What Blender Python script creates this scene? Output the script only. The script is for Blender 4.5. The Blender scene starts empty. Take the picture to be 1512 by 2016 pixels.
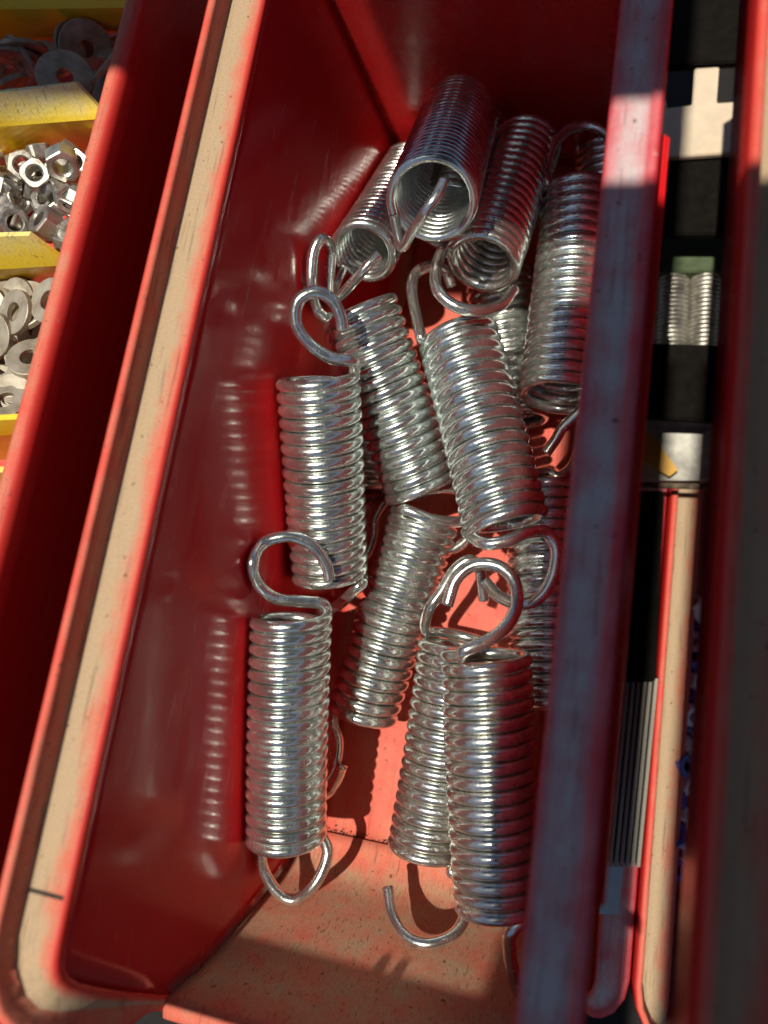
import bpy, bmesh, math, random
import numpy as np
from mathutils import Vector, Matrix

random.seed(7)
sc = bpy.context.scene
col = sc.collection
MM = 0.001

# ------------------------------------------------------------------ camera
# world axes as seen by the photograph: x across the bin, y along it, z up; z = 0 is the rim
F = 1500.0
PP = np.array([756.0, 1008.0])
_N = np.array([374.0, 372.0, F]); _V = np.array([1075.0, -6883.0, F])
DZ = -_N/np.linalg.norm(_N)
DY = _V/np.linalg.norm(_V); DY = DY - DZ*(DY@DZ); DY /= np.linalg.norm(DY)
DX = np.cross(DY, DZ)
R3 = np.stack([DX, DY, DZ], 1)
CAM = np.array([0.0, 0.0, 190.0])
cam_d = bpy.data.cameras.new("camera"); cam = bpy.data.objects.new("camera", cam_d); col.objects.link(cam)
cam.matrix_world = Matrix.Translation(Vector(CAM*MM)) @ Matrix(np.stack([R3[0], -R3[1], -R3[2]], 1).tolist()).to_4x4()
cam_d.sensor_fit = 'HORIZONTAL'; cam_d.sensor_width = 36.0; cam_d.lens = F/1512*36
cam_d.clip_start = 0.01; cam_d.clip_end = 50.0
cam_d.dof.use_dof = True; cam_d.dof.focus_distance = 0.283; cam_d.dof.aperture_fstop = 8.5
sc.camera = cam

def at(u, v, z):
    """where the sight line of a pixel of the photograph meets the height z (mm)"""
    r = R3.T@np.array([u-PP[0], v-PP[1], F])
    return CAM + r*((z-CAM[2])/r[2])

def pix(p):
    c = R3@(np.array(p, float)-CAM)
    return PP + F*c[:2]/c[2]

# ------------------------------------------------------------------ light
SUN_TRAVEL = Vector((0.11, 0.12, -1.0)).normalized()
w = bpy.data.worlds.new("World"); sc.world = w; w.use_nodes = True
nt = w.node_tree; nt.nodes.clear()
sky = nt.nodes.new('ShaderNodeTexSky'); sky.sky_type = 'NISHITA'; sky.sun_disc = False
sky.sun_elevation = math.asin(-SUN_TRAVEL.z)
sky.sun_rotation = math.atan2(-SUN_TRAVEL.x, -SUN_TRAVEL.y)
bg = nt.nodes.new('ShaderNodeBackground'); bg.inputs[1].default_value = 0.055
wo = nt.nodes.new('ShaderNodeOutputWorld')
nt.links.new(sky.outputs[0], bg.inputs[0]); nt.links.new(bg.outputs[0], wo.inputs[0])
sd = bpy.data.lights.new("sun", 'SUN'); sd.energy = 5.0; sd.angle = math.radians(0.7); sd.color = (1.0, 0.93, 0.80)
so = bpy.data.objects.new("sun", sd); col.objects.link(so)
so.rotation_euler = SUN_TRAVEL.to_track_quat('-Z', 'Y').to_euler()
sc.view_settings.view_transform = 'Standard'; sc.view_settings.look = 'None'
sc.view_settings.exposure = 0.1; sc.view_settings.gamma = 1.0
sc.cycles.max_bounces = 10; sc.cycles.glossy_bounces = 6; sc.cycles.diffuse_bounces = 4
sc.cycles.caustics_reflective = True; sc.cycles.blur_glossy = 0.3
sc.cycles.sample_clamp_indirect = 6.0

# ------------------------------------------------------------------ materials
def mat(name):
    m = bpy.data.materials.new(name); m.use_nodes = True
    n = m.node_tree.nodes; l = m.node_tree.links
    return m, n, l, n['Principled BSDF']

def noise(n, l, scale, detail=4, rough=0.6, stretch=None):
    tc = n.new('ShaderNodeTexCoord'); t = n.new('ShaderNodeTexNoise')
    t.inputs['Scale'].default_value = scale; t.inputs['Detail'].default_value = detail
    t.inputs['Roughness'].default_value = rough
    if stretch:
        mp = n.new('ShaderNodeMapping'); mp.inputs['Scale'].default_value = stretch
        l.new(tc.outputs['Object'], mp.inputs[0]); l.new(mp.outputs[0], t.inputs['Vector'])
    else:
        l.new(tc.outputs['Object'], t.inputs['Vector'])
    return t

def ramp(n, l, src, a, b, ca=(0, 0, 0, 1), cb=(1, 1, 1, 1)):
    r = n.new('ShaderNodeValToRGB'); e = r.color_ramp.elements
    e[0].position = a; e[1].position = b; e[0].color = ca; e[1].color = cb
    l.new(src, r.inputs[0]); return r

def math_n(n, l, op, a, b):
    m = n.new('ShaderNodeMath'); m.operation = op
    for i, s in enumerate((a, b)):
        if isinstance(s, (int, float)): m.inputs[i].default_value = s
        else: l.new(s, m.inputs[i])
    return m.outputs[0]

def mixc(n, l, f, a, b):
    m = n.new('ShaderNodeMix'); m.data_type = 'RGBA'
    if isinstance(f, (int, float)): m.inputs[0].default_value = f
    else: l.new(f, m.inputs[0])
    for i, s in ((6, a), (7, b)):
        if isinstance(s, tuple): m.inputs[i].default_value = s
        else: l.new(s, m.inputs[i])
    return m.outputs[2]

def dusty_plastic(name, base, worn, dust, rough):
    """plastic with settled dust where the mesh attribute 'dust' says it lies"""
    m, n, l, p = mat(name)
    at_ = n.new('ShaderNodeAttribute'); at_.attribute_name = 'dust'
    big = noise(n, l, 75, 5, 0.6); fine = noise(n, l, 1500, 3, 0.7); streak = noise(n, l, 260, 5, 0.65, (1, 0.12, 1))
    s = math_n(n, l, 'MULTIPLY_ADD', big.outputs[0], 0.95)
    s.node.inputs[2].default_value = -0.475
    s2 = math_n(n, l, 'MULTIPLY_ADD', streak.outputs[0], 0.5); s2.node.inputs[2].default_value = -0.25
    amp = math_n(n, l, 'MINIMUM', math_n(n, l, 'MULTIPLY', at_.outputs['Fac'], 1.9), 1.0)
    f0 = math_n(n, l, 'ADD', math_n(n, l, 'MULTIPLY', math_n(n, l, 'ADD', s, s2), amp), at_.outputs['Fac'])
    # clean where attribute is 0
    f1 = math_n(n, l, 'MULTIPLY', f0, math_n(n, l, 'MINIMUM', math_n(n, l, 'MULTIPLY', at_.outputs['Fac'], 4.0), 1.0))
    d = ramp(n, l, f1, 0.16, 0.72)
    haze = math_n(n, l, 'MINIMUM', math_n(n, l, 'MULTIPLY', at_.outputs['Fac'], 3.0), 1.0)
    grain = ramp(n, l, fine.outputs[0], 0.3, 0.7, (0.78, 0.78, 0.78, 1), (1.12, 1.12, 1.12, 1))
    c1 = mixc(n, l, haze, base+(1,), worn+(1,))
    c2 = mixc(n, l, math_n(n, l, 'MULTIPLY', d.outputs[0], 0.88), c1, dust+(1,))
    mx = n.new('ShaderNodeMix'); mx.data_type = 'RGBA'; mx.blend_type = 'MULTIPLY'
    l.new(haze, mx.inputs[0]); l.new(c2, mx.inputs[6]); l.new(grain.outputs[0], mx.inputs[7])
    # fine scratches, crossing at two angles
    for ang, sc2 in ((0.7, 900), (-0.35, 1300)):
        tc = n.new('ShaderNodeTexCoord'); mp = n.new('ShaderNodeMapping'); mp.inputs['Rotation'].default_value = (0, 0, ang); mp.inputs['Scale'].default_value = (1, 0.04, 0.3)
        tn = n.new('ShaderNodeTexNoise'); tn.inputs['Scale'].default_value = sc2; tn.inputs['Detail'].default_value = 2
        l.new(tc.outputs['Object'], mp.inputs[0]); l.new(mp.outputs[0], tn.inputs['Vector'])
        scr = ramp(n, l, tn.outputs[0], 0.62, 0.72, (1, 1, 1, 1), (0.62, 0.58, 0.55, 1))
        m2 = n.new('ShaderNodeMix'); m2.data_type = 'RGBA'; m2.blend_type = 'MULTIPLY'; l.new(haze, m2.inputs[0])
        l.new(mx.outputs[2], m2.inputs[6]); l.new(scr.outputs[0], m2.inputs[7]); mx = m2
    # small dark grit
    grit = noise(n, l, 420, 2, 0.5); g = ramp(n, l, grit.outputs[0], 0.26, 0.31, (0.30, 0.25, 0.2, 1), (1, 1, 1, 1))
    mg = n.new('ShaderNodeMix'); mg.data_type = 'RGBA'; mg.blend_type = 'MULTIPLY'
    l.new(haze, mg.inputs[0]); l.new(mx.outputs[2], mg.inputs[6]); l.new(g.outputs[0], mg.inputs[7])
    sp = noise(n, l, 700, 1, 0.4); sr = ramp(n, l, sp.outputs[0], 0.77, 0.80)
    hz = noise(n, l, 28, 5, 0.65); hr = ramp(n, l, hz.outputs[0], 0.48, 0.75)
    film = math_n(n, l, 'ADD', math_n(n, l, 'MULTIPLY', sr.outputs[0], 0.5), math_n(n, l, 'MULTIPLY', hr.outputs[0], 0.05))
    l.new(mixc(n, l, film, mg.outputs[2], dust+(1,)), p.inputs['Base Color'])
    smear = ramp(n, l, streak.outputs[0], 0.38, 0.72, (rough,)*3+(1,), (rough+0.20,)*3+(1,))
    rr = mixc(n, l, haze, smear.outputs[0], (0.85, 0.85, 0.85, 1))
    l.new(rr, p.inputs['Roughness'])
    p.inputs['Specular IOR Level'].default_value = 0.5
    b = n.new('ShaderNodeBump'); b.inputs['Strength'].default_value = 0.25; b.inputs['Distance'].default_value = 0.0002
    l.new(math_n(n, l, 'MULTIPLY', fine.outputs[0], haze), b.inputs['Height']); l.new(b.outputs[0], p.inputs['Normal'])
    return m

M = {}
M['red'] = dusty_plastic('red_plastic', (0.60, 0.011, 0.015), (0.60, 0.080, 0.048), (0.37, 0.31, 0.19), 0.12)
M['redgrey'] = dusty_plastic('red_plastic_grey_dust', (0.60, 0.011, 0.015), (0.55, 0.05, 0.07), (0.50, 0.50, 0.50), 0.12)
M['yellow'] = dusty_plastic('yellow_plastic', (0.76, 0.50, 0.006), (0.80, 0.62, 0.05), (0.66, 0.62, 0.42), 0.3)

def zinc(name, c0, c1, r0, r1, met=0.95):
    m, n, l, p = mat(name)
    p.inputs['Metallic'].default_value = met
    p.inputs['Coat Weight'].default_value = 0.35; p.inputs['Coat Roughness'].default_value = 0.07
    a = noise(n, l, 160, 4, 0.6); b = noise(n, l, 1300, 3, 0.6)
    cr = ramp(n, l, a.outputs[0], 0.35, 0.68, c0+(1,), c1+(1,))
    oi = n.new('ShaderNodeObjectInfo'); tr = ramp(n, l, oi.outputs['Random'], 0.0, 1.0, (0.95, 1.0, 1.0, 1), (1.0, 0.97, 0.91, 1))
    tm = n.new('ShaderNodeMix'); tm.data_type = 'RGBA'; tm.blend_type = 'MULTIPLY'; tm.inputs[0].default_value = 1
    l.new(cr.outputs[0], tm.inputs[6]); l.new(tr.outputs[0], tm.inputs[7])
    st = noise(n, l, 45, 6, 0.7); sm = ramp(n, l, st.outputs[0], 0.54, 0.70)
    l.new(mixc(n, l, math_n(n, l, 'MULTIPLY', sm.outputs[0], 0.55), tm.outputs[2], (0.34, 0.31, 0.23, 1)), p.inputs['Base Color'])
    s = math_n(n, l, 'ADD', math_n(n, l, 'MULTIPLY', a.outputs[0], 0.5), math_n(n, l, 'MULTIPLY', b.outputs[0], 0.5))
    rr = ramp(n, l, s, 0.38, 0.64, (r0,)*3+(1,), (r1,)*3+(1,))
    l.new(rr.outputs[0], p.inputs['Roughness'])
    bp = n.new('ShaderNodeBump'); bp.inputs['Strength'].default_value = 0.10; bp.inputs['Distance'].default_value = 0.0001
    l.new(b.outputs[0], bp.inputs['Height']); l.new(bp.outputs[0], p.inputs['Normal'])
    return m
M['zinc'] = zinc('zinc_wire', (0.66, 0.685, 0.67), (0.88, 0.89, 0.86), 0.13, 0.30)
M['nut'] = zinc('galvanised_steel', (0.30, 0.285, 0.255), (0.58, 0.56, 0.52), 0.3, 0.5, 0.8)

def washer_mat():
    m, n, l, p = mat('weathered_washer_steel')
    a = noise(n, l, 140, 4, 0.6)
    cr = ramp(n, l, a.outputs[0], 0.35, 0.7, (0.24, 0.20, 0.14, 1), (0.46, 0.42, 0.34, 1))
    l.new(cr.outputs[0], p.inputs['Base Color']); p.inputs['Metallic'].default_value = 0.45
    p.inputs['Roughness'].default_value = 0.5
    return m
M['washer'] = washer_mat()

def plain(name, c, rough=0.6, metal=0.0, sc_=200, var=0.3, stretch=None):
    m, n, l, p = mat(name)
    a = noise(n, l, sc_, 4, 0.6, stretch)
    cr = ramp(n, l, a.outputs[0], 0.3, 0.7, tuple(x*(1-var) for x in c)+(1,), tuple(min(1, x*(1+var)) for x in c)+(1,))
    l.new(cr.outputs[0], p.inputs['Base Color'])
    p.inputs['Roughness'].default_value = rough; p.inputs['Metallic'].default_value = metal
    return m
M['black'] = plain('black_painted_steel', (0.006, 0.005, 0.004), 0.95)
M['black'].node_tree.nodes['Principled BSDF'].inputs['Specular IOR Level'].default_value = 0.1
M['beige'] = plain('beige_card', (0.55, 0.45, 0.33), 0.8, var=0.1, sc_=120)
M['green'] = plain('dark_green_card', (0.05, 0.075, 0.03), 0.7)
M['greyrib'] = plain('grey_rubber', (0.26, 0.24, 0.20), 0.75, sc_=300, var=0.25, stretch=(1, 0.05, 1))
M['greymetal'] = plain('dull_grey_metal', (0.36, 0.35, 0.31), 0.5, 0.3, sc_=70, var=0.6)
M['paleblue'] = plain('pale_blue_card', (0.42, 0.58, 0.62), 0.7, var=0.08)
M['bluecap'] = plain('blue_plastic', (0.05, 0.06, 0.30), 0.4)
M['whitecap'] = plain('white_plastic', (0.75, 0.70, 0.74), 0.4, var=0.1)
M['dark'] = plain('dark_shelf_board', (0.008, 0.006, 0.005), 0.95)
M['blocker'] = plain('sun_blocker_grey', (0.05, 0.05, 0.055), 0.8)  # dark grey for the added, unseen slats that block the sun
M['tape'] = plain('amber_tape', (0.50, 0.27, 0.03), 0.5, var=0.1)
M['speck'] = plain('dirt_speck', (0.10, 0.07, 0.045), 0.9, var=0.8, sc_=300)
M['grit'] = plain('black_grit', (0.03, 0.022, 0.016), 0.9)

# ------------------------------------------------------------------ object helpers
def link(o, parent=None):
    col.objects.link(o)
    if parent is not None: o.parent = parent
    return o

def mesh_ob(name, V, Fc, m, parent=None, smooth=False, dust=None, solid=None, origin=None):
    me = bpy.data.meshes.new(name)
    V = np.array(V, float)*MM
    if origin is not None: V = V - np.array(origin)*MM
    me.from_pydata([tuple(v) for v in V], [], [tuple(f) for f in Fc])
    me.materials.append(m)
    if smooth: me.polygons.foreach_set('use_smooth', [True]*len(me.polygons))
    if dust is not None:
        a = me.attributes.new('dust', 'FLOAT', 'POINT')
        a.data.foreach_set('value', list(dust) if hasattr(dust, '__len__') else [dust]*len(me.vertices))
    me.update()
    o = bpy.data.objects.new(name, me); link(o, parent)
    if origin is not None and parent is None: o.location = Vector(np.array(origin)*MM)
    if solid:
        s = o.modifiers.new('thickness', 'SOLIDIFY'); s.thickness = solid*MM; s.offset = -1
    return o

def root(name, loc, label, cat, group=None):
    e = bpy.data.objects.new(name, None); e.empty_display_size = 0.01
    col.objects.link(e); e.location = Vector(np.array(loc, float)*MM)
    e['label'] = label; e['category'] = cat
    if group: e['group'] = group
    return e

def tag(o, label=None, cat=None, group=None, kind=None):
    if label: o['label'] = label
    if cat: o['category'] = cat
    if group: o['group'] = group
    if kind: o['kind'] = kind
    return o

def grid(rows, closed=False):
    """faces between rows of equally many points"""
    V = [p for r in rows for p in r]; n = len(rows[0]); Fc = []
    for i in range(len(rows)-1):
        for j in range(n if closed else n-1):
            a = i*n+j; b = i*n+(j+1) % n
            Fc.append((a, b, b+n, a+n))
    return V, Fc

def box(c, s, bevel=0.0):
    bm = bmesh.new(); bmesh.ops.create_cube(bm, size=1)
    for v in bm.verts: v.co = Vector((v.co.x*s[0]+c[0], v.co.y*s[1]+c[1], v.co.z*s[2]+c[2]))
    if bevel:
        bmesh.ops.bevel(bm, geom=bm.edges[:], offset=bevel, segments=3, affect='EDGES')
    V = [tuple(v.co) for v in bm.verts]; Fc = [[v.index for v in f.verts] for f in bm.faces]
    bm.free(); return V, Fc

def catmull(P, k=10):
    P = [np.array(p, float) for p in P]
    P = [2*P[0]-P[1]]+P+[2*P[-1]-P[-2]]
    out = []
    for i in range(1, len(P)-2):
        for j in range(k):
            t = j/k
            a, b, c, d = P[i-1], P[i], P[i+1], P[i+2]
            out.append(0.5*((2*b)+(-a+c)*t+(2*a-5*b+4*c-d)*t*t+(-a+3*b-3*c+d)*t**3))
    out.append(P[-2]); return out

def tube(pts, r, n=14, cap=(True, True)):
    pts = [Vector(p) for p in pts]
    ts = [(pts[min(i+1, len(pts)-1)]-pts[max(i-1, 0)]).normalized() for i in range(len(pts))]
    nrm = ts[0].orthogonal().normalized(); V = []; Fc = []
    for i, p in enumerate(pts):
        nrm = (nrm-ts[i]*nrm.dot(ts[i])).normalized(); bi = ts[i].cross(nrm)
        for j in range(n):
            a = 2*math.pi*j/n
            V.append(tuple(p+(nrm*math.cos(a)+bi*math.sin(a))*r))
    for i in range(len(pts)-1):
        for j in range(n):
            a = i*n+j; b = i*n+(j+1) % n
            Fc.append((a, b, b+n, a+n))
    if cap[0]: Fc.append(tuple(range(n-1, -1, -1)))
    if cap[1]: Fc.append(tuple((len(pts)-1)*n+j for j in range(n)))
    return V, Fc

# ------------------------------------------------------------------ setting
s = 1500
tag(mesh_ob('floor', [(-s, -s, -420), (s, -s, -420), (s, s, -420), (-s, s, -420)], [(0, 1, 2, 3)], M['dark']), kind='structure')
V, Fc = box((30, 40, -378), (700, 640, 12)); tag(mesh_ob('lower_shelf', V, Fc, M['dark']), kind='structure')
# added slats out of view, placed to shade right rims, back and front slope
for (x0, x1, y0, y1, zb) in ((-78, -34, -450, 88, 420), (-21, 330, -450, 88, 420), (-155, -36, 115, 520, 420), (-6, 330, 115, 520, 420), (-420, -212, 137, 520, 420),
                         (-160, 12, -123.6, -117.5, 34), (-73, -69.5, -117.5, -115.2, 34), (-66.5, -63, -117.5, -115.2, 34)):
    V, Fc = box(((x0+x1)/2, (y0+y1)/2, zb), (x1-x0-0.6, y1-y0, 9)); tag(mesh_ob('sun_blocker', V, Fc, M['blocker']), kind='structure')

# ------------------------------------------------------------------ the red bin
YB = 257.0
FZ = [0, -6, -10, -35, -63, -87.5, -125, -136, -141, -145]
FY = [-86, -90.5, -93, -103, -113, -108, -93, -88, -83, -73]
def front_y(z): return float(np.interp(-z, [-a for a in FZ], FY))
def wall_x(z): return -122+13*(-z/145)

def make_bin(label):
    b = root('plastic_bin', (0, 0, -148), label, 'storage bin', 'red plastic storage bins')
    off = (0, 0, -148)
    def part(name, V, Fc, dust, smooth=True, solid=None, m='red'):
        return mesh_ob(name, V, Fc, M[m], b, smooth, dust, solid, origin=off)
    zs = [-1.5, -8, -18, -30, -45, -60, -75, -90, -105, -118, -128, -134]
    prof = [(wall_x(z), z) for z in zs]
    x_e = wall_x(-134); R = 11.0
    for k in range(1, 9):
        a = math.pi/2*k/8
        prof.append((x_e+R*(1-math.cos(a)), -134-R*math.sin(a)))
    ny = 40
    for side in (0, 1):
        rows = []; dst = []
        for (x, z) in prof:
            if side: x = -6+6*(-z/145) - max(0, (x-wall_x(z)))
            f = front_y(z); rows.append([(x, f+(YB-f)*j/ny, z) for j in range(ny+1)])
            dst += [0.30*max(0, (-z-141)/4) if z > -150 else 0.2]*(ny+1)
        V, Fc = grid(rows)
        if side: Fc = [tuple(reversed(f)) for f in Fc]
        # faces look inward, thickness goes outward
        Fc = [tuple(reversed(f)) for f in Fc]
        part('side_wall', V, Fc, dst, True, 2.6)
    xl = prof[-1][0]; xr = -6+6 - (prof[-1][0]-wall_x(-145))
    xs = np.linspace(xl, xr, 24); ys = np.linspace(-70, YB, 60)
    rows = [[(x, y, -145.0) for x in xs] for y in ys]
    V, Fc = grid(rows); part('bottom_panel', V, Fc, [0.24+0.06*math.exp(-(v[1]+70)/30) for v in V], True, 2.6)
    pr = [(-70, -145), (-74, -144.7), (-79, -143.2), (-84, -140), (-88, -135.5), (-91, -129), (-95, -119.5), (-102, -102.5), (-108, -87.5), (-111, -75), (-113, -63), (-113.4, -61.6), (-114.3, -61.0), (-115.4, -61.4), (-116, -62.6), (-116, -67)]
    rows = []; dst = []
    for (y, z) in pr:
        a = wall_x(z)+max(0, (y+88)*0.35 if z < -134 else 0)+0.3; c = -1.0
        rows.append([(a+(c-a)*j/24, y, z) for j in range(25)])
        dst += [0.52 if z > -143 else 0.36]*25
    dst = [0.32 if i >= 25*10 else d for i, d in enumerate(dst)]
    V, Fc = grid(rows); part('front_panel', V, Fc, dst, True, 2.4)
    rows = [[(wall_x(z)-1+(wall_x(z)*-1-1)*0+( -6+6*(-z/145)+1-(wall_x(z)-1))*j/12, YB-0.5+0.5*0, z) for j in range(13)] for z in np.linspace(2, -146, 14)]
    V, Fc = grid(rows); part('back_wall', V, Fc, 0.03, True, 2.6)
    # moulded rib down the back wall
    V, Fc = box((-60, YB-1.2, -70), (2.2, 1.8, 140), 0.6); part('rib', V, Fc, 0.0, False)

    # rims: profile points are rails swept along y and round the front corner
    for side in (0, 1):
        if side == 0:
            rails = [(-121.6, -5, 0.0), (-120.9, -1.8, 0.06), (-121.3, -0.5, 0.15), (-122.6, 0, 0.30), (-125.4, 0, 0.56), (-129.5, 0, 0.9), (-132.7, 0, 0.9),
                     (-133.2, 0.4, 0.36), (-133.25, 4.0, 0.33), (-133.3, 7.4, 0.31), (-133.5, 7.95, 0.28), (-134.1, 8.3, 0.25), (-135.0, 8.35, 0.24), (-135.9, 7.9, 0.20), (-136.5, 6.6, 0.08), (-137.0, -2, 0.02), (-137.6, -16, 0.0), (-135.5, -16.2, 0.0)]
        else:
            rails = [(-122.2, -5, 0.05), (-122.0, -1.6, 0.16), (-122.6, -0.4, 0.26), (-123.6, 0, 0.36), (-125.4, 0, 0.52), (-129.0, 0, 0.64), (-132.2, 0, 0.46),
                     (-133.0, 0.15, 0.34), (-133.5, 0.9, 0.24), (-134.2, 1.3, 0.24), (-135.2, 1.4, 0.24), (-136.1, 1.0, 0.2), (-136.6, 0.0, 0.1), (-136.8, -2, 0.03), (-137, -12, 0.0), (-134.5, -12.2, 0.0)]
        def X(x): return x if side == 0 else -128.0-x      # mirror about the bin's middle
        ysn = list(np.linspace(YB+3, -66.5, 60))+[-67.2, -68, -69, -70, -72, -76]
        rows = []; dst = []
        for y in ysn:
            rows.append([(X(x), y, z) for i, (x, z, d) in enumerate(rails)]); dst += [d for _, _, d in rails]
        # front corner and the sloping cut: path of the inner edge; the ledge narrows, the ridge keeps its height, then ends
        path = [((-122, -81, -0.1), 1.0, 0, 1), ((-121.9, -85, -0.6), .93, 18, 1), ((-121.6, -88, -1.8), .80, 42, 1), ((-121.2, -90.6, -4), .64, 62, 1), ((-120.6, -93.2, -8), .48, 76, 1),
                ((-119.8, -96.2, -15), .34, 84, 1), ((-119, -99.8, -24), .22, 88, 1), ((-118.1, -103.6, -34), .12, 90, 1), ((-117.4, -107.4, -45), .05, 90, .95), ((-117.1, -108.6, -48.5), .05, 90, .4), ((-116.8, -109.8, -52), .05, 90, .15), ((-116.2, -113, -62), .05, 90, .1)]
        x0 = -122.0
        for (c, k, ang, rk) in path:
            r = []
            a = math.radians(ang)
            for i, (x, z, d) in enumerate(rails):
                o = x0-x
                if i <= 6: o = o*k if o > 0 else o
                else: o = (x0-rails[6][0])*k + (rails[6][0]-x)*(0.4+0.6*rk)
                zz = z*(rk if (i > 6 and z > 0) else 1)
                if ang > 60 and z < -6: zz = z*0.5
                t = min(1, ang/80)
                px_ = c[0]-o*math.cos(a); py_ = c[1]-o*math.sin(a)-0.30*max(zz, 0)*t
                r.append((X(px_), py_, c[2]+zz*(1-0.1*t)))
                dst.append(d)
            rows.append(r)
        V, Fc = grid(rows)
        if side == 0: Fc = [tuple(reversed(f)) for f in Fc]
        part('rim', V, Fc, dst, True, None, 'red' if side == 0 else 'redgrey')
    return b

bin0 = make_bin('red bin full of bright coil springs, in sharp focus')

def copy_tree(o, parent=None):
    c = o.copy(); col.objects.link(c)
    if parent is not None: c.parent = parent
    for ch in list(o.children): copy_tree(ch, c)
    return c

b2 = copy_tree(bin0); b2.location = Vector((166, 3, -148))*MM; b2['label'] = 'blurred red bin at the right edge of the picture, beside the gap'
b3 = copy_tree(bin0); b3.location = Vector((27, -36, -148-206))*MM; b3['label'] = 'lower red bin beneath the spring bin, left of the dusty double rim'
b4 = copy_tree(bin0); b4.location = Vector((173.5, -36, -148-206))*MM; b4['label'] = 'lower red bin right of the dusty double rim, blue and white connectors inside'


# dark flange plate under the right rim
V, Fc = box((9.6, 58, -11), (3.6, 208, 2.2), 1.0)
mesh_ob('side_flange', V, Fc, M['red'], bin0, False, 0.0, origin=(0, 0, -148))

V, Fc = box((-127.6, -69.2, -1.0), (10.6, 1.1, 2.3)); mesh_ob('joint', V, Fc, M['grit'], bin0, False, origin=(0, 0, -148))
# grit lying in the crease of the floor
V = []; Fc = []
for i in range(150):
    u = random.uniform(640, 780); v = 1632+(u-640)*0.27+random.gauss(0, 5)
    p = at(u, v, -144.6); r = random.uniform(0.15, 0.5); k = len(V)
    for d in ((1, 0, 0), (0, 1, 0), (-1, 0, 0), (0, -1, 0), (0, 0, 1)):
        V.append(tuple(p+np.array(d)*r*random.uniform(0.6, 1.3)))
    Fc += [(k, k+1, k+4), (k+1, k+2, k+4), (k+2, k+3, k+4), (k+3, k, k+4)]
tag(mesh_ob('grit', V, Fc, M['grit']), 'black grit lying across the crease of the bin floor', 'grit', kind='stuff')

V = []; Fc = []
for i in range(300):
    if i < 260: x, y = random.uniform(-108, -12), random.uniform(-108, 60)
    else: x, y = random.uniform(-132, -122), random.uniform(-60, 250)
    z = float(np.interp(y, [-113, -108, -102, -95, -91, -88, -84, -79, -74], [-63, -87.5, -102.5, -119.5, -129, -135.5, -140, -143.2, -145])) if i < 260 else 0.0
    r = random.uniform(0.12, 0.38)*(1 if i < 260 else 0.6); k = len(V); a = random.uniform(0, 6); e = random.uniform(0.4, 2.2)
    for d in ((1, 0, 0), (0, 1, 0), (-1, 0, 0), (0, -1, 0), (0, 0, 0.8)):
        dx, dy = d[0]*e, d[1]
        V.append((x+(dx*math.cos(a)-dy*math.sin(a))*r, y+(dx*math.sin(a)+dy*math.cos(a))*r, z+0.1+d[2]*r))
    Fc += [(k, k+1, k+4), (k+1, k+2, k+4), (k+2, k+3, k+4), (k+3, k, k+4)]
tag(mesh_ob('dirt_specks', V, Fc, M['speck']), 'dark specks of dirt strewn over the bin floor, front slope and ledge', 'dirt', kind='stuff')

# ------------------------------------------------------------------ springs
def dist_project(u, v, c, e1, e2):
    """sight line of (u,v) with the plane through c spanned by e1,e2"""
    r = R3.T@np.array([u-PP[0], v-PP[1], F]); n = np.cross(e1, e2)
    t = (c-CAM)@n/(r@n); return CAM+r*t

def surf_z(y):
    return float(np.interp(y, [-113, -108, -102, -95, -91, -88, -84, -79, -74], [-63, -87.5, -102.5, -119.5, -129, -135.5, -140, -143.2, -145]))

def hook_points(ctrl, end, axis):
    view = end-CAM; view /= np.linalg.norm(view)
    side = np.cross(axis, view); side /= np.linalg.norm(side)
    nrm = np.cross(side, axis); nrm /= np.linalg.norm(nrm)
    if nrm@view > 0: nrm = -nrm
    # for bodies seen nearly end-on the hook plane faces the camera
    if abs(axis@view) > 0.80:
        up = np.cross(view, side); e1, e2 = side, up; nrm = -view
    else:
        e1, e2 = axis, side
    out = []
    for c in ctrl:
        off = c[2] if len(c) > 2 else 0.0
        p = dist_project(c[0], c[1], end+nrm*off, e1, e2) if len(c) < 4 else at(c[0], c[1], c[3])
        for _ in range(60):          # keep the wire clear of the bin's floor, slope and left wall
            fz = surf_z(p[1])+2.5
            if p[2] >= fz and p[0] > wall_x(p[2])+2.5: break
            d_ = CAM-p; p = p+d_/np.linalg.norm(d_)*0.8
        out.append(p)
    return out

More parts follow.
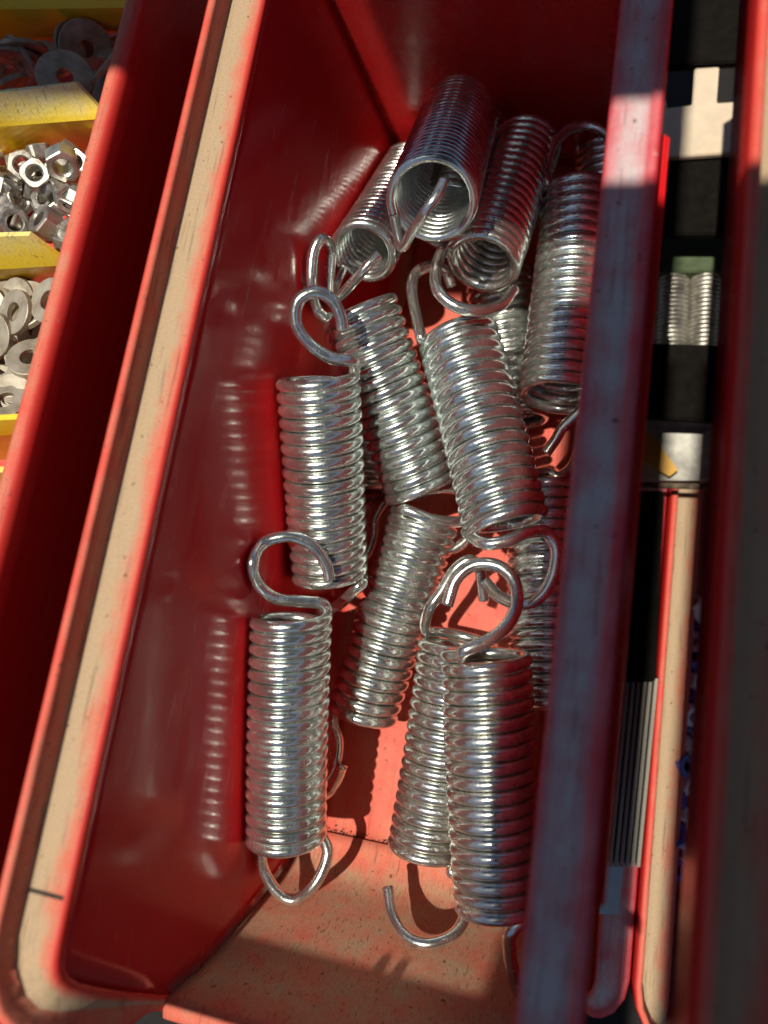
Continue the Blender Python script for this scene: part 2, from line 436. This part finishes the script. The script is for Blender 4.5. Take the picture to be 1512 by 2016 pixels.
def spring(label, A, B, top=None, bot=None, OD=32.0, wire=4.5, hand=1, open_top=0.0, n=14, axis_wobble=0.6, tf=None, bf=None):
    """A, B = (u, v, z) of the two ends of the body's axis; top and bot = pixel paths of the hooks"""
    a = at(*A) if len(A) == 3 else A[3]; b = at(*B)
    ax = b-a; L = np.linalg.norm(ax); ax /= L
    N = max(3, round(L/wire)); pitch = L/N; rw = min(wire, pitch)*0.5*0.985; Rc = OD/2-rw
    e1 = np.cross(ax, [0, 0, 1.0]); e1 /= np.linalg.norm(e1); e2 = np.cross(ax, e1)
    hp_t = hook_points(top, a, -ax) if top else None
    hp_b = hook_points(bot, b, ax) if bot else None
    def ang(p, c, face=None):
        d = p-c; th = math.atan2(d@e2, d@e1)
        return th
    th0 = ang(hp_t[0], a) if tf is None and hp_t else (tf if tf is not None else 0.3)
    th1 = ang(hp_b[0], b) if bf is None and hp_b else (bf if bf is not None else 2.0)
    # a helix that is right-handed about +axis turns +theta with +axis
    tot = 2*math.pi*N; s_ = hand
    end = th0+s_*tot; d = (th1-end+math.pi) % (2*math.pi)-math.pi
    tot += s_*d
    steps = int(44*N); pts = []
    env = lambda t: math.sin(math.pi*t)
    rnd = random.Random(label)
    ph = rnd.random()*6
    for i in range(steps+1):
        t = i/steps; th = th0+s_*tot*t
        zl = t*L
        zl += env(t)*(0.22*math.sin(t*7+ph)+0.07*math.sin(t*23+2*ph))
        if open_top: zl = L*(t**(1+open_top))
        rr = Rc*(1+0.004*math.sin(th*0.31+ph))
        c = a+ax*zl+(e1*math.cos(ph)+e2*math.sin(ph))*axis_wobble*math.sin(math.pi*t)
        pts.append(c+(e1*math.cos(th)+e2*math.sin(th))*rr)
    # the root stands where the spring's belly is lowest
    mid = (a+b)/2; o = np.array([mid[0], mid[1], min(a[2], b[2])-OD/2])
    r = root('extension_spring', o, label, 'spring', 'coil springs in the red bin')
    V, Fc = tube(pts, rw, n, (hp_t is None, hp_b is None))
    mesh_ob('coil', V, Fc, M['zinc'], r, True, origin=o)
    for hp, first, second in ((hp_t, pts[0], pts[2]), (hp_b, pts[-1], pts[-3])):
        if hp is None: continue
        tan = first-second; tan = tan/np.linalg.norm(tan)
        P = [first, first+tan*2.6]+[q for q in hp[1:]]
        P = [first-tan*2.6]+P
        cp = catmull(P, 10)[10:]
        cp[0] = first
        V, Fc = tube(cp, rw, n, (False, True))
        mesh_ob('hook', V, Fc, M['zinc'], r, True, origin=o)
    return r

spring('front left spring leaning on the left wall, round hook on top, closed loop below',
       (572, 1212, -75), (563, 1655, -101),
       [(654, 1212, -2), (636, 1190, -2), (598, 1184, -1), (545, 1178), (508, 1150), (497, 1108), (518, 1070), (568, 1056), (615, 1074), (642, 1112), (649, 1142)],
       [(632, 1645, -9), (645, 1680, -3), (622, 1738, 0), (580, 1772, -2), (545, 1755, -4), (519, 1712, -6), (513, 1672, -10), (516, 1640, -12)], OD=31.2, wire=4.6)
spring('left spring above the front left one, wide open hook curling over its top left',
       (626, 742, -55), (648, 1140, -97),
       [(709, 728, -1), (694, 712, 1), (650, 704, 3), (606, 674, 3), (582, 634, 3), (588, 592, 3), (622, 575, 3), (655, 592, 3), (670, 622, 3), (675, 650, 3)],
       [(718, 1120, 4), (701, 1158, 7), (676, 1183, 2), (655, 1197, -3), (620, 1215, -10)], OD=31.2, wire=4.6)
spring('leaning bluish spring between the left spring and the middle one, hook hanging below',
       (705, 602, -72), (830, 960, -106),
       [(640, 640, -6), (622, 606, -2), (613, 556, 3), (617, 498, 3), (634, 470, 2), (650, 490, -4), (649, 540, -8), (645, 600, -12)],
       [(775, 985, 4), (800, 978, 9), (845, 965, 8), (890, 962, 2), (932, 985, -3), (938, 1030, -2), (905, 1074, 0), (862, 1082, 0), (826, 1066, 0), (808, 1042, 0)], wire=4.6)
spring('middle spring lying across the pile, big hook turned right at its lower end',
       (899, 655, -81), (996, 1034, -82),
       [(832, 678, 2), (820, 625, 2), (811, 575, 2), (818, 540, 0), (845, 524, -2), (876, 533, -8), (890, 565, -12)],
       [(922, 1062, 6), (955, 1070, 10), (1000, 1064, 10), (1040, 1048, 7), (1075, 1048, 3), (1095, 1080, 1), (1090, 1130, 0), (1068, 1170, -2), (1030, 1190, -4), (985, 1176, -8), (955, 1145, -10)], wire=4.6)
spring('spring slanting down left beneath the middle spring, its top coils pulled open',
       (836, 1022, -113), (712, 1408, -128),
       [(768, 1003, 8), (800, 1004, 13), (850, 1022, 13), (900, 1027, 8), (945, 1015, -4), (960, 985, -10)],
       [(668, 1400, -4), (655, 1420, -2), (666, 1462, 0), (657, 1512, 0), (628, 1548, -3), (620, 1572, -4), (646, 1560, 0), (663, 1537, 3), (674, 1506, 5)],
       OD=30.0, wire=4.8, open_top=0.08)
spring('front right spring beside the right wall, thick round hook curled at its top',
       (956, 1284, -80), (986, 1795, -95),
       [(885, 1296, 12), (915, 1281, 15), (955, 1264, 14), (992, 1238, 10), (1016, 1196, 6), (1014, 1148, 3), (982, 1115, 1), (935, 1112, 0), (898, 1140, 0), (880, 1192, 0)],
       [(1062, 1780, 2), (1032, 1812, 10), (1005, 1838, 10), (1003, 1875, 6), (1010, 1912, 3), (1020, 1950, 0), (1040, 1975, -4)], wire=4.7)
spring('spring half hidden behind the front right one, open hook on the front slope',
       (905, 1258, -104), (840, 1682, -121),
       [(838, 1246, -8), (837, 1224, -3), (848, 1194, 2), (868, 1166, 2), (895, 1122, 0), (925, 1102, 0), (944, 1120, -3), (949, 1150, -5), (953, 1182, -6)],
       [(885, 1690, 6), (908, 1730, 0, -121), (920, 1783, 0, -117), (897, 1836, 0, -110), (845, 1858, 0, -106), (800, 1843, 0, -107), (772, 1800, 0, -111), (763, 1746, 0, -114)], OD=31.5)
spring('topmost back spring, its open end facing the camera with a hook across the mouth',
       (850, 396, -42), (905, 226, -85),
       [(768, 440, 4), (790, 487, 6), (812, 455, 16), (838, 415, 22), (860, 385, 22), (874, 357, 18)], None, OD=33, wire=3.5)
spring('back left spring beneath the topmost one, bright ribbed mouth crossed by a hook',
       (714, 500, -76), (806, 335, -124),
       [(652, 540, -2), (645, 600, 2), (672, 580, 12), (700, 550, 18), (725, 522, 20), (746, 502, 18)], None, OD=28, wire=4.0)
spring('back spring right of the topmost one, wide hook ring hanging at its mouth',
       (948, 520, -79), (1038, 285, -108),
       [(898, 470, 2), (872, 492, 6), (858, 530, 8), (862, 572, 9), (895, 602, 9), (940, 612, 9), (985, 602, 8), (1012, 570, 6)], None, OD=31)
spring('upright looking spring beside the right rim, half covered by the rim, hook on top',
       (1143, 375, -100), (1098, 785, -100),
       [(1074, 378, 2), (1076, 335, 2), (1088, 288, 2), (1118, 256, 1), (1158, 248, 0), (1195, 265, 0), (1213, 305, 0)],
       [(1125, 810, 0), (1112, 838, -4), (1094, 865, -6), (1075, 892, -8)])
spring('dark spring low by the right wall, seen through the middle spring\'s big hook',
       (1075, 950, -128), (1076, 1395, -129),
       [(1050, 955, 2), (1072, 930, 2), (1100, 938, 2), (1125, 920, 0), (1138, 892, -2)], None)
spring('shaded spring in the back right corner, only its coils and hook top showing',
       (1200, 300, -129), (1180, 560, -129),
       [(1128, 285, 0), (1130, 245, 0), (1160, 224, 0), (1200, 228, 0), (1230, 260, 0)], None)
spring('dark spring low between the middle spring and the rim side spring',
       (985, 545, -129), (1012, 840, -129), None, None)
spring('dark spring deep down between the two left springs, seen in the narrow gap',
       (690, 690, -127), (700, 985, -127), None,
       [(745, 985, 0), (738, 1020, 0), (736, 1052, 0), (724, 1088, 0), (700, 1112, 0)])
spring('spring tucked under the topmost back spring, only its right side showing',
       (884, 432, -86), (940, 250, -115), None, None)

# ------------------------------------------------------------------ the fastener bin on the left
fb = root('fastener_bin', (-215, 100, -90), 'red bin at the left with yellow dividers and loose fasteners', 'storage bin')
fo = (-215, 100, -90)
prof = [(-177.2, -75), (-176.6, -3.0), (-175.6, -0.9), (-173.6, 0.2), (-171.4, 0.0), (-169.8, -1.4), (-169.2, -4), (-168.2, -20), (-166.0, -90)]
dd = [0.1, 0.2, 0.28, 0.34, 0.26, 0.12, 0.04, 0, 0]
ys = np.linspace(-180, 300, 50)
rows = [[(x, y, z) for x, z in prof] for y in ys]
V, Fc = grid(rows); mesh_ob('side_wall', V, Fc, M['red'], fb, True, dd*len(ys), origin=fo)
V, Fc = box((-230, 120, -92), (122, 360, 3)); mesh_ob('bottom_panel', V, Fc, M['red'], fb, False, 0.2, origin=fo)
V, Fc = box((-292, 120, -46), (3, 360, 90)); mesh_ob('side_wall', V, Fc, M['red'], fb, False, 0.1, origin=fo)

def divider(rows, dst):
    """folded yellow plate: upper edge, crease and lower edge, each a pair of (u, v, z)"""
    R = []; D = []
    n = 14
    P = [[at(*a), at(*b)] for a, b in rows]
    lines = []
    for k in range(len(P)-1):
        for t in np.linspace(0, 1, 7)[(1 if k else 0):]:
            lines.append((P[k][0]*(1-t)+P[k+1][0]*t, P[k][1]*(1-t)+P[k+1][1]*t, k+t))
    for a, b, t in lines:
        R.append([tuple(a*(1-j/n)+b*(j/n)) for j in range(n+1)]); D += [max(0.0, dst*(1-0.75*t))]*(n+1)
    V, Fc = grid(R)
    o = mesh_ob('divider', V, [tuple(reversed(f)) for f in Fc], M['yellow'], fb, False, D, solid=2.0, origin=fo)
    return o
divider([((-160, 208, -10), (148, 162, -10)), ((-160, 262, -27), (213, 233, -20)), ((-160, 345, -48), (214, 300, -46))], 0.62)
divider([((-160, 470, -10), (57, 464, -10)), ((-160, 540, -28), (136, 522, -24)), ((-160, 575, -48), (140, 560, -46))], 0.42)
divider([((-160, 836, -10), (92, 822, -10)), ((-160, 872, -20), (90, 850, -20)), ((-160, 905, -46), (70, 905, -46))], 0.15)
divider([((-160, 925, -12), (5, 930, -12)), ((-160, 950, -22), (34, 950, -22)), ((-160, 985, -46), (34, 985, -46))], 0.3)
divider([((-160, -120, -6), (330, -120, -6)), ((-160, 20, -24), (290, 15, -24)), ((-160, 120, -48), (262, 60, -44))], 0.3)

def ring_mesh(ro, ri, h, n=32):
    V = []; 
    for (r, z) in ((ro, -h/2), (ro, h/2-0.2), (ro-0.25, h/2), (ri+0.15, h/2), (ri, h/2-0.15), (ri, -h/2)):
        V += [(r*math.cos(2*math.pi*k/n), r*math.sin(2*math.pi*k/n), z) for k in range(n)]
    Fc = []
    for i in range(6):
        for k in range(n):
            a = i*n+k; b = i*n+(k+1) % n; c = ((i+1) % 6)*n+(k+1) % n; d = ((i+1) % 6)*n+k
            Fc.append((a, b, c, d))
    return V, Fc

def nut_mesh(af, ri, h, sides=6):
    n = 24; V = []
    def outer(k, f=1.0):
        a = 2*math.pi*k/n; s2 = math.pi/sides
        rr = af/2/math.cos(((a+s2) % (2*s2))-s2); return min(rr, af/2*1.13)*f, a
    for (f, z) in ((0.93, -h/2), (1, -h/2+0.5), (1, h/2-0.5), (0.93, h/2)):
        for k in range(n):
            r, a = outer(k, f); V.append((r*math.cos(a), r*math.sin(a), z))
    for (r0, z) in ((ri+0.5, h/2), (ri, h/2-0.6), (ri, -h/2)):
        for k in range(n):
            a = 2*math.pi*k/n; V.append((r0*math.cos(a), r0*math.sin(a), z))
    Fc = []
    for i in range(7):
        for k in range(n):
            a = i*n+k; b = i*n+(k+1) % n; c = ((i+1) % 7)*n+(k+1) % n; d = ((i+1) % 7)*n+k
            Fc.append((a, b, c, d))
    return V, Fc

def sub_mesh(name, VF, m, smooth=False):
    me = bpy.data.meshes.new(name); me.from_pydata([tuple(np.array(v)*MM) for v in VF[0]], [], VF[1]); me.materials.append(m)
    me.update(); return me

me_w = sub_mesh('washer', ring_mesh(8.2, 3.4, 2.0), M['washer'])
me_f = sub_mesh('fender_washer', ring_mesh(11.0, 3.2, 1.7), M['washer'])
me_n = sub_mesh('hex_nut', nut_mesh(9.5, 2.7, 6.0), M['nut'])
me_s = sub_mesh('square_nut', nut_mesh(8.6, 2.4, 5.2, 4), M['nut'])
me_c = sub_mesh('cap', nut_mesh(7, 1.5, 7, 6), M['whitecap'])

def place(me, name, u, v, z, tilt, label, cat, group, scale=1.0, face=None):
    o = bpy.data.objects.new(name, me); link(o)
    o.location = Vector(at(u, v, z)*MM); o.rotation_euler = (tilt[0], tilt[1], tilt[2] if len(tilt) > 2 else random.uniform(0, 6))
    o.scale = (scale,)*3
    o['label'] = label; o['category'] = cat
    if group: o['group'] = group
    return o

ORD = ('first', 'second', 'third', 'fourth', 'fifth', 'sixth', 'seventh', 'eighth', 'ninth', 'tenth', 'eleventh', 'twelfth', 'thirteenth', 'fourteenth', 'fifteenth', 'sixteenth')
def rank_labels(objs, text, rows=('back', 'middle', 'near')):
    """label the visible top layer of a heap by row and by place counted from the red wall"""
    objs = sorted(objs, key=lambda q: q[2]); n = len(objs); k = len(rows)
    for r in range(k):
        part = sorted(objs[r*n//k:(r+1)*n//k], key=lambda q: -q[1])
        for i, (o, u, v) in enumerate(part): o['label'] = text % (rows[r], ORD[i])
gw = 'washers in the left bin'; gn = 'nuts in the left bin'
place(me_f, 'fender_washer', 128, 152, -26, (0.55, -0.1), 'large dark fender washer right behind the upper yellow divider', 'washer', gw, 1.0)
fw = [(40, 100, -28, (1.1, -0.2), 'dark fender washer standing on edge, furthest back of three at the far left top'),
      (30, 112, -30, (1.15, -0.15), 'dark fender washer standing on edge, middle of three at the far left top'),
      (45, 126, -32, (1.2, -0.2), 'dark fender washer standing on edge, nearest of three at the far left top'),
      (170, 96, -36, (0.3, 1.1), 'fender washer tilted up steeply behind the large dark one, towards the red wall'),
      (155, 98, -38, (0.3, 1.2), 'fender washer leaning against the steeply tilted one, on its left'),
      (215, 120, -28, (0.4, 0.5), 'fender washer touching the red wall, right of the large dark one'),
      (10, 175, -28, (0.5, -0.7), 'fender washer cut by the left picture edge, above the upper yellow divider')]
for (u, v, z, t, lab) in fw:
    place(me_f, 'fender_washer', u, v, z, t, lab, 'washer', gw)
for (u, v, z, t) in ((80, 130, -44, (0.1, 0.2)), (170, 190, -42, (0.2, 0.2)), (215, 190, -38, (0.1, 0.5)), (140, 110, -46, (0.2, 0.1)), (20, 140, -46, (0, .2)), (235, 90, -40, (0, 0.4))):
    place(me_f, 'fender_washer', u, v, z, t, 'dark fender washer lying at the bottom of the shaded top left pile', 'washer', gw)
specials = [(72, 346, -20, (0.5, 0.1, 0.9), me_s, 'square nut with a bright flat face, just below the upper yellow divider'),
            (90, 440, -22, (-0.15, -0.3, 0.3), me_n, 'hex nut with its dark hole facing up, above the middle yellow divider'),
            (140, 478, -26, (-0.6, 0.2, 0.1), me_n, 'hex nut lying on its side by the red wall, right of the middle yellow divider'),
            (122, 320, -18, (1.3, 0.5, 0.4), me_n, 'shiny hex nut standing on edge next to the red wall')]
for (u, v, z, t, me, lab) in specials:
    place(me, 'nut', u, v, z, t, lab, 'nut', gn, 1.15)
top_nuts = []
for i in range(70):
    u = random.uniform(-60, 200); v = random.uniform(300, 500)
    if u > 200-(v-290)*0.30: continue
    if u < 130 and v > 468: continue
    lay = i % 3
    z = (-25, -31, -37)[lay]+random.uniform(-2, 1)
    q = place(random.choice((me_n, me_n, me_s)), 'nut', u, v, z, (random.uniform(-1.2, 1.2), random.uniform(-1.2, 1.2)), 'small steel nut buried in the heap between the upper and middle yellow dividers', 'nut', gn, random.uniform(0.9, 1.1))
    if lay == 0 and u > 0: top_nuts.append((q, u, v))
rank_labels(top_nuts, 'steel nut on top of the nut heap, %s row, %s from the red wall')
ws = [(97, 592, -18, (-0.12, 0.18), 'flat washer lying highest in the heap, touching the red wall'), (30, 615, -20, (0.2, -0.25), 'flat washer left of the highest washer, its hole seen dark'),
      (60, 612, -23, (-0.15, -0.2), None), (60, 705, -22, (0.25, 0.3), None), (115, 690, -22, (0.2, 0.6), None), (22, 780, -22, (0.1, -0.1), 'flat washer just above the lower yellow divider, with another washer on it'),
      (12, 790, -20, (0.1, 0.35), None), (-10, 660, -22, (0.3, 0.3), None), (5, 720, -26, (-0.2, 0.1), None), (80, 770, -28, (0.5, 0.5), None), (75, 650, -29, (0.1, 0.1), None), (125, 640, -28, (0.1, -0.4), None)]
top_w = []
for (u, v, z, t, lab) in ws:
    q = place(me_w, 'washer', u, v, z, t, lab or 'flat steel washer', 'washer', gw, 1.0)
    if not lab: top_w.append((q, u, v))
rank_labels(top_w, 'flat washer on top of the washer heap, %s row, %s from the red wall')
for i in range(34):
    u = random.uniform(-60, 120); v = random.uniform(560, 810)
    if u > 165-(v-560)*0.32: continue
    place(me_w, 'washer', u, v, random.uniform(-42, -31), (random.uniform(-.6, .6), random.uniform(-.6, .6)), 'flat steel washer buried in the heap above the lower yellow divider', 'washer', gw)
for i in range(8):
    place(me_n, 'nut', random.uniform(-40, 30), random.uniform(985, 1080), -30+random.uniform(-3, 3), (random.uniform(-1, 1), random.uniform(-1, 1)), 'small steel nut below the lowest yellow divider', 'nut', gn)

# ------------------------------------------------------------------ what shows through the gap on the right
def slab(name, pxs, z, th, m, label, cat, bevel=0.6, parent=None, dz=None):
    P = [at(u, v, z+(dz[i] if dz else 0)) for i, (u, v) in enumerate(pxs)]
    bm = bmesh.new(); t = [bm.verts.new(tuple(p)) for p in P]; b = [bm.verts.new(tuple(p-np.array([0, 0, th]))) for p in P]
    bm.faces.new(t); bm.faces.new(list(reversed(b)))
    k = len(P)
    for i in range(k): bm.faces.new((t[i], b[i], b[(i+1) % k], t[(i+1) % k]))
    bmesh.ops.recalc_face_normals(bm, faces=bm.faces[:])
    if bevel: bmesh.ops.bevel(bm, geom=bm.edges[:], offset=bevel, segments=2, affect='EDGES')
    bmesh.ops.triangulate(bm, faces=[f for f in bm.faces if len(f.verts) > 4]); bm.verts.index_update()
    V = [tuple(v.co) for v in bm.verts]; Fc = [[v.index for v in f.verts] for f in bm.faces]; bm.free()
    org = (P[0][0], P[0][1], z-th)
    o = mesh_ob(name, V, Fc, m, None, False, 0.0, origin=org)
    return tag(o, label, cat)

slab('bracket', [(1368, 134), (1416, 131), (1411, 202), (1464, 199), (1470, 180), (1520, 174), (1524, 292), (1450, 300), (1300, 311), (1290, 200), (1312, 196), (1313, 212), (1363, 206)], -150, 3, M['beige'],
     'beige bracket with an upright tab, seen far down in the right gap', 'bracket', 0.5)
for (v0, v1, lab) in ((-60, 128, 'black steel rail at the very top of the right gap, above the beige bracket'), (310, 462, 'wide black steel rail just below the beige bracket'), (678, 826, 'wide black steel rail between the silver rolls and the grey scrap')):
    p0 = at(1350, v0, -155); p1 = at(1350, v1, -155)
    V, Fc = box((10, (p0[1]+p1[1])/2, -157), (420, p0[1]-p1[1], 5), 0.8)
    org = (10, (p0[1]+p1[1])/2, -160)
    tag(mesh_ob('shelf_rail', V, Fc, M['black'], None, False, origin=org), lab, 'rail', 'black rails that carry the bins')
slab('green_box', [(1270, 425), (1480, 425), (1480, 535), (1270, 535)], -178, 20, M['green'], 'dark green box below the first black rail in the right gap', 'box')
for (x, lab) in ((1328, 'left one of two blurred fine coil rolls glinting in the right gap'), (1392, 'right one of two blurred fine coil rolls glinting in the right gap')):
    a = at(x, 515, -188); b = at(x-9, 700, -188)
    ax = b-a; L = np.linalg.norm(ax); ax /= L; e1 = np.cross(ax, [0, 0, 1.0]); e2 = np.cross(ax, e1)
    N = int(L/2.3); pts = [a+ax*L*i/(N*20)+(e1*math.cos(2*math.pi*i/20)+e2*math.sin(2*math.pi*i/20))*7.4 for i in range(N*20+1)]
    org = ((a+b)/2)-np.array([0, 0, 9]); V, Fc = tube(pts, 1.15, 8)
    tag(mesh_ob('wire_coil', V, Fc, M['nut'], None, True, origin=org), lab, 'coil', 'fine coils in the right gap')
slab('steel_plate', [(1240, 520), (1470, 520), (1460, 700), (1230, 700)], -197, 2, M['greymetal'], 'dull steel plate under the two fine coil rolls', 'plate')
slab('scrap_sheet', [(1270, 815), (1440, 815), (1430, 945), (1250, 945)], -182, 2, M['greymetal'], 'crumpled grey metal sheet below the second black rail', 'sheet', dz=[0, 5, -4, 2])
slab('tape_strip', [(1262, 850), (1280, 850), (1335, 925), (1318, 938), (1262, 905)], -176, 1, M['tape'], 'amber strip of tape lying on the crumpled grey sheet', 'tape', 0.2)
slab('cross_bar', [(1240, 948), (1460, 953), (1460, 963), (1240, 958)], -176, 3, M['speck'], 'thin brown bar crossing the right gap under the amber strip', 'bar')
g = root('rubber_strip_stack', at(1260, 1500, -200), 'stack of grey ribbed rubber strips standing in the lower bin', 'rubber strips')
go = at(1260, 1500, -200)
for i in range(8):
    t0 = at(1212+i*11, 1335, -190); t1 = at(1176+i*11, 1706, -190)
    d = t1-t0; wd = 1.45; 
    V = [(t0[0]+sx*wd/2, t0[1], t0[2]+sz) for sx, sz in ((0, 0), (2, 0), (2, -16), (0, -16))]+[(t1[0]+sx*wd/2, t1[1], t1[2]+sz) for sx, sz in ((0, 0), (2, 0), (2, -16), (0, -16))]
    V = [(x, y, z+0.5*(i % 2)) for x, y, z in V]
    Fc = [(0, 1, 2, 3), (7, 6, 5, 4), (0, 4, 5, 1), (1, 5, 6, 2), (2, 6, 7, 3), (3, 7, 4, 0)]
    mesh_ob('strip', V, Fc, M['greyrib'], g, False, origin=go)
slab('black_box', [(1215, 966), (1308, 966), (1290, 1342), (1190, 1342)], -184, 14, M['black'], 'matt black box just above the grey rubber strips in the right gap', 'box')
slab('card', [(1185, 1690), (1228, 1708), (1218, 1800), (1180, 1800)], -192, 1, M['paleblue'], 'pale blue card corner showing under the rubber strips', 'card', 0.2)
for i in range(16):
    v = 1200+i*34; u = 1376-(v-1200)*0.105+random.uniform(-7, 8)
    o = place(me_c, 'wire_connector', u, v, -214+random.uniform(-4, 3), (random.uniform(-1, 1), random.uniform(-1, 1)), 'small blue or white connector in the lower right bin, part of a narrow visible row', 'connector', 'connectors in the lower right bin', random.uniform(1.1, 1.5))
    if i % 2:
        if 'blue_connector' not in bpy.data.meshes: 
            mb = me_c.copy(); mb.name = 'blue_connector'; mb.materials.clear(); mb.materials.append(M['bluecap'])
        o.data = bpy.data.meshes['blue_connector']
    o['label'] = '%s connector, %s from the top in the narrow row in the lower right bin' % ('blue' if i % 2 else 'white', ORD[i])
